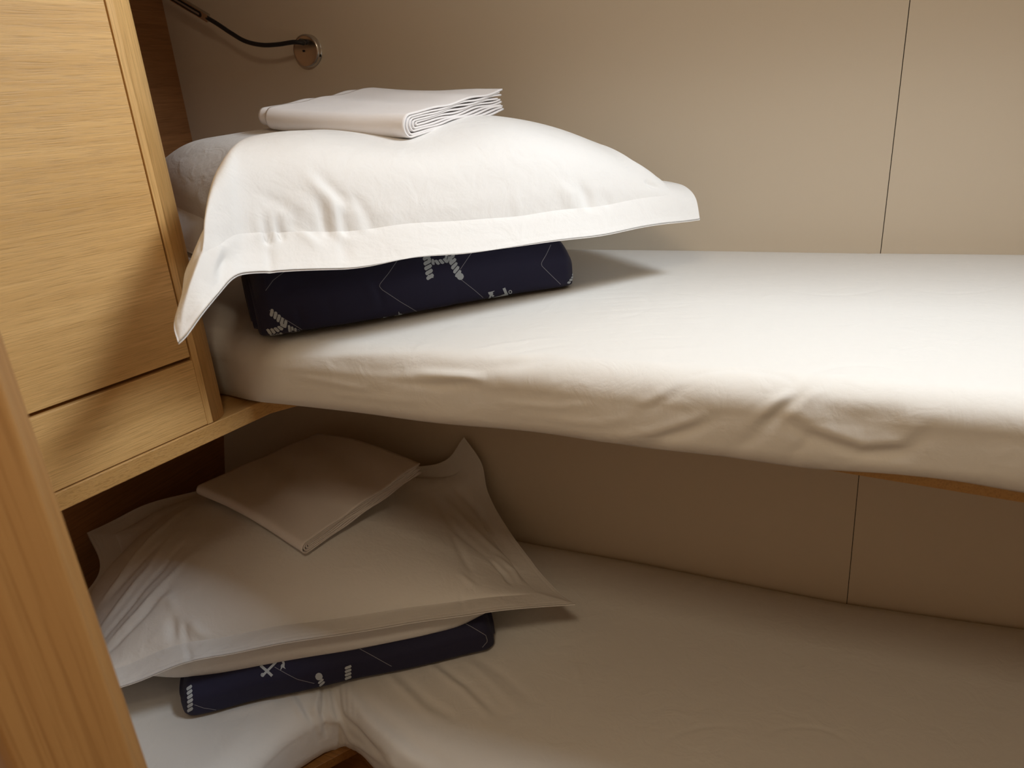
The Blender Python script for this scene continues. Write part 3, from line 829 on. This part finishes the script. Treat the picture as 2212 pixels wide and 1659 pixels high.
pr_u = [
    ('rope', [(921, 553), (925, 580), (930, 604)], 15, 10, 4), ('rope', [(974, 553), (981, 574), (992, 596)], 15, 10, 5), ('ball', (994, 597), 7.5),
    ('rope', [(924, 560), (938, 568), (952, 566), (968, 562)], 10, 9, 4), ('rope', [(962, 553), (970, 560), (976, 568)], 9, 7, 3),
    ('rib', [(924, 597), (936, 597)], 6),
    ('stitch', [(1019, 546), (994, 582)]), ('stitch', [(996, 604), (1024, 626), (1051, 649)]),
    ('stitch', [(860, 561), (840, 590), (821, 613), (820, 619), (826, 626), (865, 652), (908, 677)]),
    ('stitch', [(1190, 529), (1180, 550), (1169, 568), (1170, 574), (1190, 594), (1211, 614)]),
    ('stitch', [(615, 587), (590, 606), (574, 628)]), ('stitch', [(582, 670), (625, 695), (664, 719)]),
    ('rib', [(1064, 644), (1080, 640), (1097, 634)], 4), ('rib', [(1088, 622), (1092, 631), (1096, 641)], 6), ('ringlet', (1102, 630), 3.2),
    ('rib', [(1052, 650), (1058, 643), (1060, 636), (1064, 632)], 4), ('tri', [(1055, 634), (1068, 628)], 6), ('tri', [(1066, 640), (1056, 630)], 5),
    ('rib', [(831, 684), (831, 695)], 6), ('rib', [(816, 698), (845, 693), (873, 687)], 3), ('rib', [(872, 687), (870, 681), (864, 678)], 4.5),
    ('tri', [(864, 684), (861, 673)], 7), ('tri', [(868, 682), (853, 681)], 6),
    ('rope', [(584, 673), (596, 682), (608, 693), (621, 703)], 13, 9, 5), ('rope', [(622, 708), (636, 714), (649, 720)], 12, 8, 5),
    ('rope', [(578, 716), (592, 714), (606, 708), (616, 700)], 11, 8, 4), ('rope', [(584, 724), (598, 724), (612, 720)], 8, 8, 3),
    ('rope', [(1240, 583), (1236, 600), (1226, 613)], 5, 7, 2),
]
cq_u = [[([(805, 610), (820, 635), (830, 665)], -0.004, 0.006), ([(790, 615), (808, 640), (815, 668)], 0.003, 0.008),
         ([(640, 660), (650, 690), (655, 715)], -0.003, 0.006), ([(700, 640), (715, 670), (720, 700)], -0.002, 0.008), ([(985, 610), (990, 640), (985, 660)], -0.002, 0.008),
         ([(600, 630), (640, 610), (700, 600)], -0.003, 0.010)]]
quilt('folded_quilt', 'folded navy anchor and rope print quilt under the upper bunk pillow', 'folded navy quilts',
      (-0.699, 0.780), (-0.345, 1.110), 0.30, 0.098, Z_UP, 2, pr_u, cq_u)
qsh = np.array([0.010, -0.016]); ql0 = at_z(405, 1541, Z_LOW)[:2] + qsh; ql1 = at_z(1066, 1394, Z_LOW)[:2] + qsh
pr_l = [
    ('rope', [(409, 1482), (411, 1510), (411, 1538)], 11, 9, 5),
    ('rib', [(567, 1460), (585, 1442), (602, 1425)], 5), ('rib', [(563, 1438), (576, 1449), (588, 1460)], 6), ('ringlet', (567.5, 1458), 3.4),
    ('rib', [(600, 1425), (610, 1427), (613, 1433), (612, 1441)], 5), ('tri', [(611, 1436), (606, 1448)], 6), ('tri', [(608, 1437), (617, 1445)], 6),
    ('stitch', [(593, 1441), (620, 1456), (642, 1467), (679, 1476)]),
    ('ball', (689, 1461), 8), ('rope', [(692, 1469), (697, 1480)], 13, 6, 3), ('rope', [(752, 1438), (752, 1468)], 13, 8, 4),
    ('stitch', [(749, 1387), (800, 1414), (846, 1439)]), ('stitch', [(988, 1338), (1020, 1355), (1049, 1372), (1053, 1385), (1042, 1398)]),
    ('stitch', [(420, 1522), (440, 1529), (467, 1533)]),
]
quilt('folded_quilt', 'shaded folded navy quilt under the lower bunk pillow', 'folded navy quilts',
      ql0, ql1, 0.30, 0.075, Z_LOW, 5, pr_l, [[]])

# ---------------------------------------------------------------- folded sheets on the pillows
def folded_sheet(name, label, group, C0, C1, C2, hh, layers, thick, drape, stag=0.008, seed=0):
    """C0->C1: folded edge (left to right), C1->C2: open side. Nested U-shaped layers."""
    C0, C1, C2 = map(lambda c: np.array(c, float), (C0, C1, C2))
    e1 = C1 - C0; L1 = np.linalg.norm(e1); e1 = e1 / L1
    e2 = C2 - C1; e2 = e2 - e1 * (e2 @ e1); W2 = np.linalg.norm(C2 - C1); e2 /= np.linalg.norm(e2)
    up = np.cross(e1, e2); up *= np.sign(up[2])
    V = []; F = []; cnt = 0
    nS = 70
    for k in range(layers):
        h = hh * (1 - k / layers) ; hi = max(h - thick, thick * 0.25)
        off0 = stag * k * 0.35
        prof = []
        def arc(hv):
            pts = []
            aS = off0 + (hh - h) * 0.4 + hh
            top = [(a, hv) for a in np.linspace(W2 - rnd[k], aS, 40)]
            r = [(aS - abs(hv) * 1.0 * math.sin(t), hv * math.cos(t)) for t in np.linspace(0, math.pi, 14)[1:-1]]
            bot = [(a, -hv) for a in np.linspace(aS, W2 - rnd[k] * 0.4, 40)]
            return top + r + bot
        rnd = [0.002, 0.010, 0.004, 0.014, 0.006, 0.012, 0.005, 0.009]
        o_ = arc(h); i_ = arc(hi)[::-1]
        prof = np.array(o_ + i_); m = len(prof)
        sl = stag * (layers - 1 - k) * 0.9 if k else stag * layers * 0.9
        ss = np.linspace(sl if k == 0 else max(0, sl * 0.6), L1 - 0.0006 * k - (0.0 if k else 0.0), nS)
        P = np.zeros((nS, m, 3))
        for i, s in enumerate(ss):
            P[i] = C0 + e1 * s + np.outer(prof[:, 0], e2) + np.outer(prof[:, 1], up)
        w = wnoise(P, 60, seed + k * 7) * 0.0004
        P += up * w[..., None]
        # thin slack between layers near the open side
        a = ((P - C0) @ e2)
        P += np.outer(np.ones(1), up) * (0.0016 * np.sin(a * 60 + k * 1.3 + ((P - C0) @ e1) * 14) * sm(a, 0.03, 0.12))[..., None]
        P[..., 2] += drape(P)
        V.append(P.reshape(-1, 3)); f = grid_faces(nS, m, cnt, wrap=True); F += list(map(tuple, f))
        F.append(tuple(cnt + j for j in range(m))[::-1]) if False else None
        # end caps as strips between outer and inner curve
        for base_i, fl_ in ((0, True), ((nS - 1) * m, False)):
            hm = m // 2
            for j in range(hm - 1):
                q = (cnt + base_i + j, cnt + base_i + j + 1, cnt + base_i + m - 2 - j, cnt + base_i + m - 1 - j)
                F.append(q[::-1] if fl_ else q)
        cnt += nS * m
    o = link(name, np.concatenate(V), [f for f in F if f is not None], M['linen'])
    tag(o, label, 'sheet', group)
    return o

C0 = np.array([-0.800, 0.985, -0.036]); C1 = at_y(872, 276, 0.945); C2 = at_y(1078, 216, 1.20)
C0 = at_y(538, 254, 1.0)
def drape_u(P):
    t = (P[..., 0] - C0[0]) / (C1[0] - C0[0])
    return -0.004 * np.sin(np.clip(t, 0, 1) * math.pi)
folded_sheet('folded_sheet', 'thick folded white sheet lying on top of the upper bunk pillow', 'folded white sheets', C0, C1, C2, 0.0165, 5, 0.0026, drape_u, seed=3)
D0 = at_z(418, 1060, -0.722); D1 = at_z(652, 1190, -0.745); D2 = at_z(912, 1010, -0.722)
def drape_l(P):
    e = D1 - D0; t = ((P - D0) @ e) / (e @ e)
    g = D2 - D1; q = np.clip(((P - D1) @ g) / (g @ g), 0, 1)
    return 0.012 * np.sin(np.clip(t, 0, 1) * math.pi) - 0.035 * q * (1 - np.clip(t, 0, 1))
folded_sheet('folded_sheet', 'shaded thin folded white sheet lying on the lower bunk pillow', 'folded white sheets', D0, D1, D2, 0.0125, 4, 0.0021, drape_l, stag=0.003, seed=9)

# ---------------------------------------------------------------- reading lamp on the wall
def tube(pts, r, mat, name, nseg=16, caps=True, n=90, rfun=None):
    P = spline(pts, n); T = np.gradient(P, axis=0); T /= np.linalg.norm(T, axis=1, keepdims=True)
    ref = np.array([0, 0, 1.0]); V = []
    for k in range(n):
        a = np.cross(T[k], ref); a /= np.linalg.norm(a); b = np.cross(T[k], a)
        rr_ = r * (rfun(k / (n - 1)) if rfun else 1)
        for j in range(nseg):
            t = 2 * math.pi * j / nseg; V.append(P[k] + (a * math.cos(t) + b * math.sin(t)) * rr_)
    F = list(map(tuple, grid_faces(n, nseg, wrap=True)))
    F += [tuple(range(nseg)), tuple((n - 1) * nseg + j for j in range(nseg))[::-1]]
    return link(name, V, F, mat)
lc = at_y(668, 110, WALL_Y); lc = np.array([lc[0], WALL_Y, lc[2]])
lamp = empty('reading_lamp', (float(lc[0]), WALL_Y, float(lc[2])), 'flexible black gooseneck reading lamp with round chrome base on the beige wall', 'lamp')
def lathe_y(name, prof, c, mat, n=64):
    V = []; F = []
    for d, r in prof:
        for j in range(n):
            t = 2 * math.pi * j / n; V.append((c[0] + r * math.cos(t), c[1] - d, c[2] + r * math.sin(t)))
    m = len(prof)
    F = list(map(tuple, grid_faces(m, n, wrap=True))); F += [tuple(range(n)), tuple((m - 1) * n + j for j in range(n))[::-1]]
    o = link(name, V, F, mat)
    return o
RB = 0.0335
baseo = lathe_y('wall_base', [(0.0005, RB), (0.010, RB), (0.0125, RB - 0.0008), (0.014, RB - 0.003), (0.0142, RB - 0.006), (0.0142, 0.001)], lc, M['chrome'])
for p in baseo.data.polygons:
    if len(p.vertices) > 4: p.use_smooth = False
swt = lathe_y('switch', [(0.0141, 0.0022), (0.0165, 0.0022), (0.017, 0.0015)], lc + [-0.004, 0, 0.0], M['black'], 20)
slot = box('usb_slot', (lc[0] + 0.0290, WALL_Y - 0.009, lc[2] - 0.0145), (lc[0] + 0.0322, WALL_Y - 0.004, lc[2] - 0.0085), M['black'])
slot.name = 'side_slot'
k0 = lc + [0.004, -0.013, 0.017]
gp = [k0, k0 + [-0.002, -0.016, 0.001], at_y(655, 93, 1.452), at_y(635, 91, 1.442), at_y(600, 96, 1.435), at_y(565, 97, 1.43), at_y(530, 89, 1.43), at_y(500, 72, 1.43), at_y(470, 52, 1.43), at_y(447, 38, 1.43)]
goose = tube(gp, 0.0046, M['black'], 'gooseneck', n=120, rfun=lambda t: 1 + 0.25 * (t < 0.14) + 0.04 * math.sin(t * 400))
h0 = at_y(449, 39, 1.43); h1 = at_y(330, -32, 1.43)
hd = h1 - h0; hL = np.linalg.norm(hd); hd /= hL
nrm = np.array([-0.15, -1.0, -0.25]); nrm -= hd * (nrm @ hd); nrm /= np.linalg.norm(nrm); sd = np.cross(hd, nrm)
def slab(name, s0, s1, w, d0, d1, mat, rnd=0.4, n=8):
    pts = []
    r = w * rnd
    cs = [(s1 - r, w - r, 0), (s0 + r, w - r, 90), (s0 + r, -w + r, 180), (s1 - r, -w + r, 270)]
    for cx, cy, a0 in cs:
        for k in range(n + 1):
            a = math.radians(a0 + 90 * k / n); pts.append((cx + r * math.cos(a), cy + r * math.sin(a)))
    m = len(pts)
    V = [h0 + hd * a + sd * b + nrm * d0 for a, b in pts] + [h0 + hd * a + sd * b + nrm * d1 for a, b in pts]
    F = [tuple(range(m)), tuple(range(m, 2 * m))[::-1]] + [((i + 1) % m, i, m + i, m + (i + 1) % m) for i in range(m)]
    return link(name, V, F, mat, smooth=False)
head = slab('lamp_head', -0.002, hL, 0.0085, -0.004, 0.004, M['chrome'], 0.15)
lens = slab('light_slot', 0.014, hL - 0.006, 0.0060, 0.0040, 0.0046, M['black'], 0.95)
led = slab('led_strip', 0.020, hL - 0.012, 0.0022, 0.0046, 0.0050, M['ledstrip'], 0.3)
adopt(lamp, baseo, goose, head)
for c, p in ((swt, baseo), (slot, baseo), (lens, head), (led, lens)):
    c.parent = p if p is not lens else head
    c.matrix_parent_inverse = Matrix.Translation(lamp.location).inverted() @ Matrix.Identity(4)
    c.matrix_parent_inverse = Matrix.Identity(4)
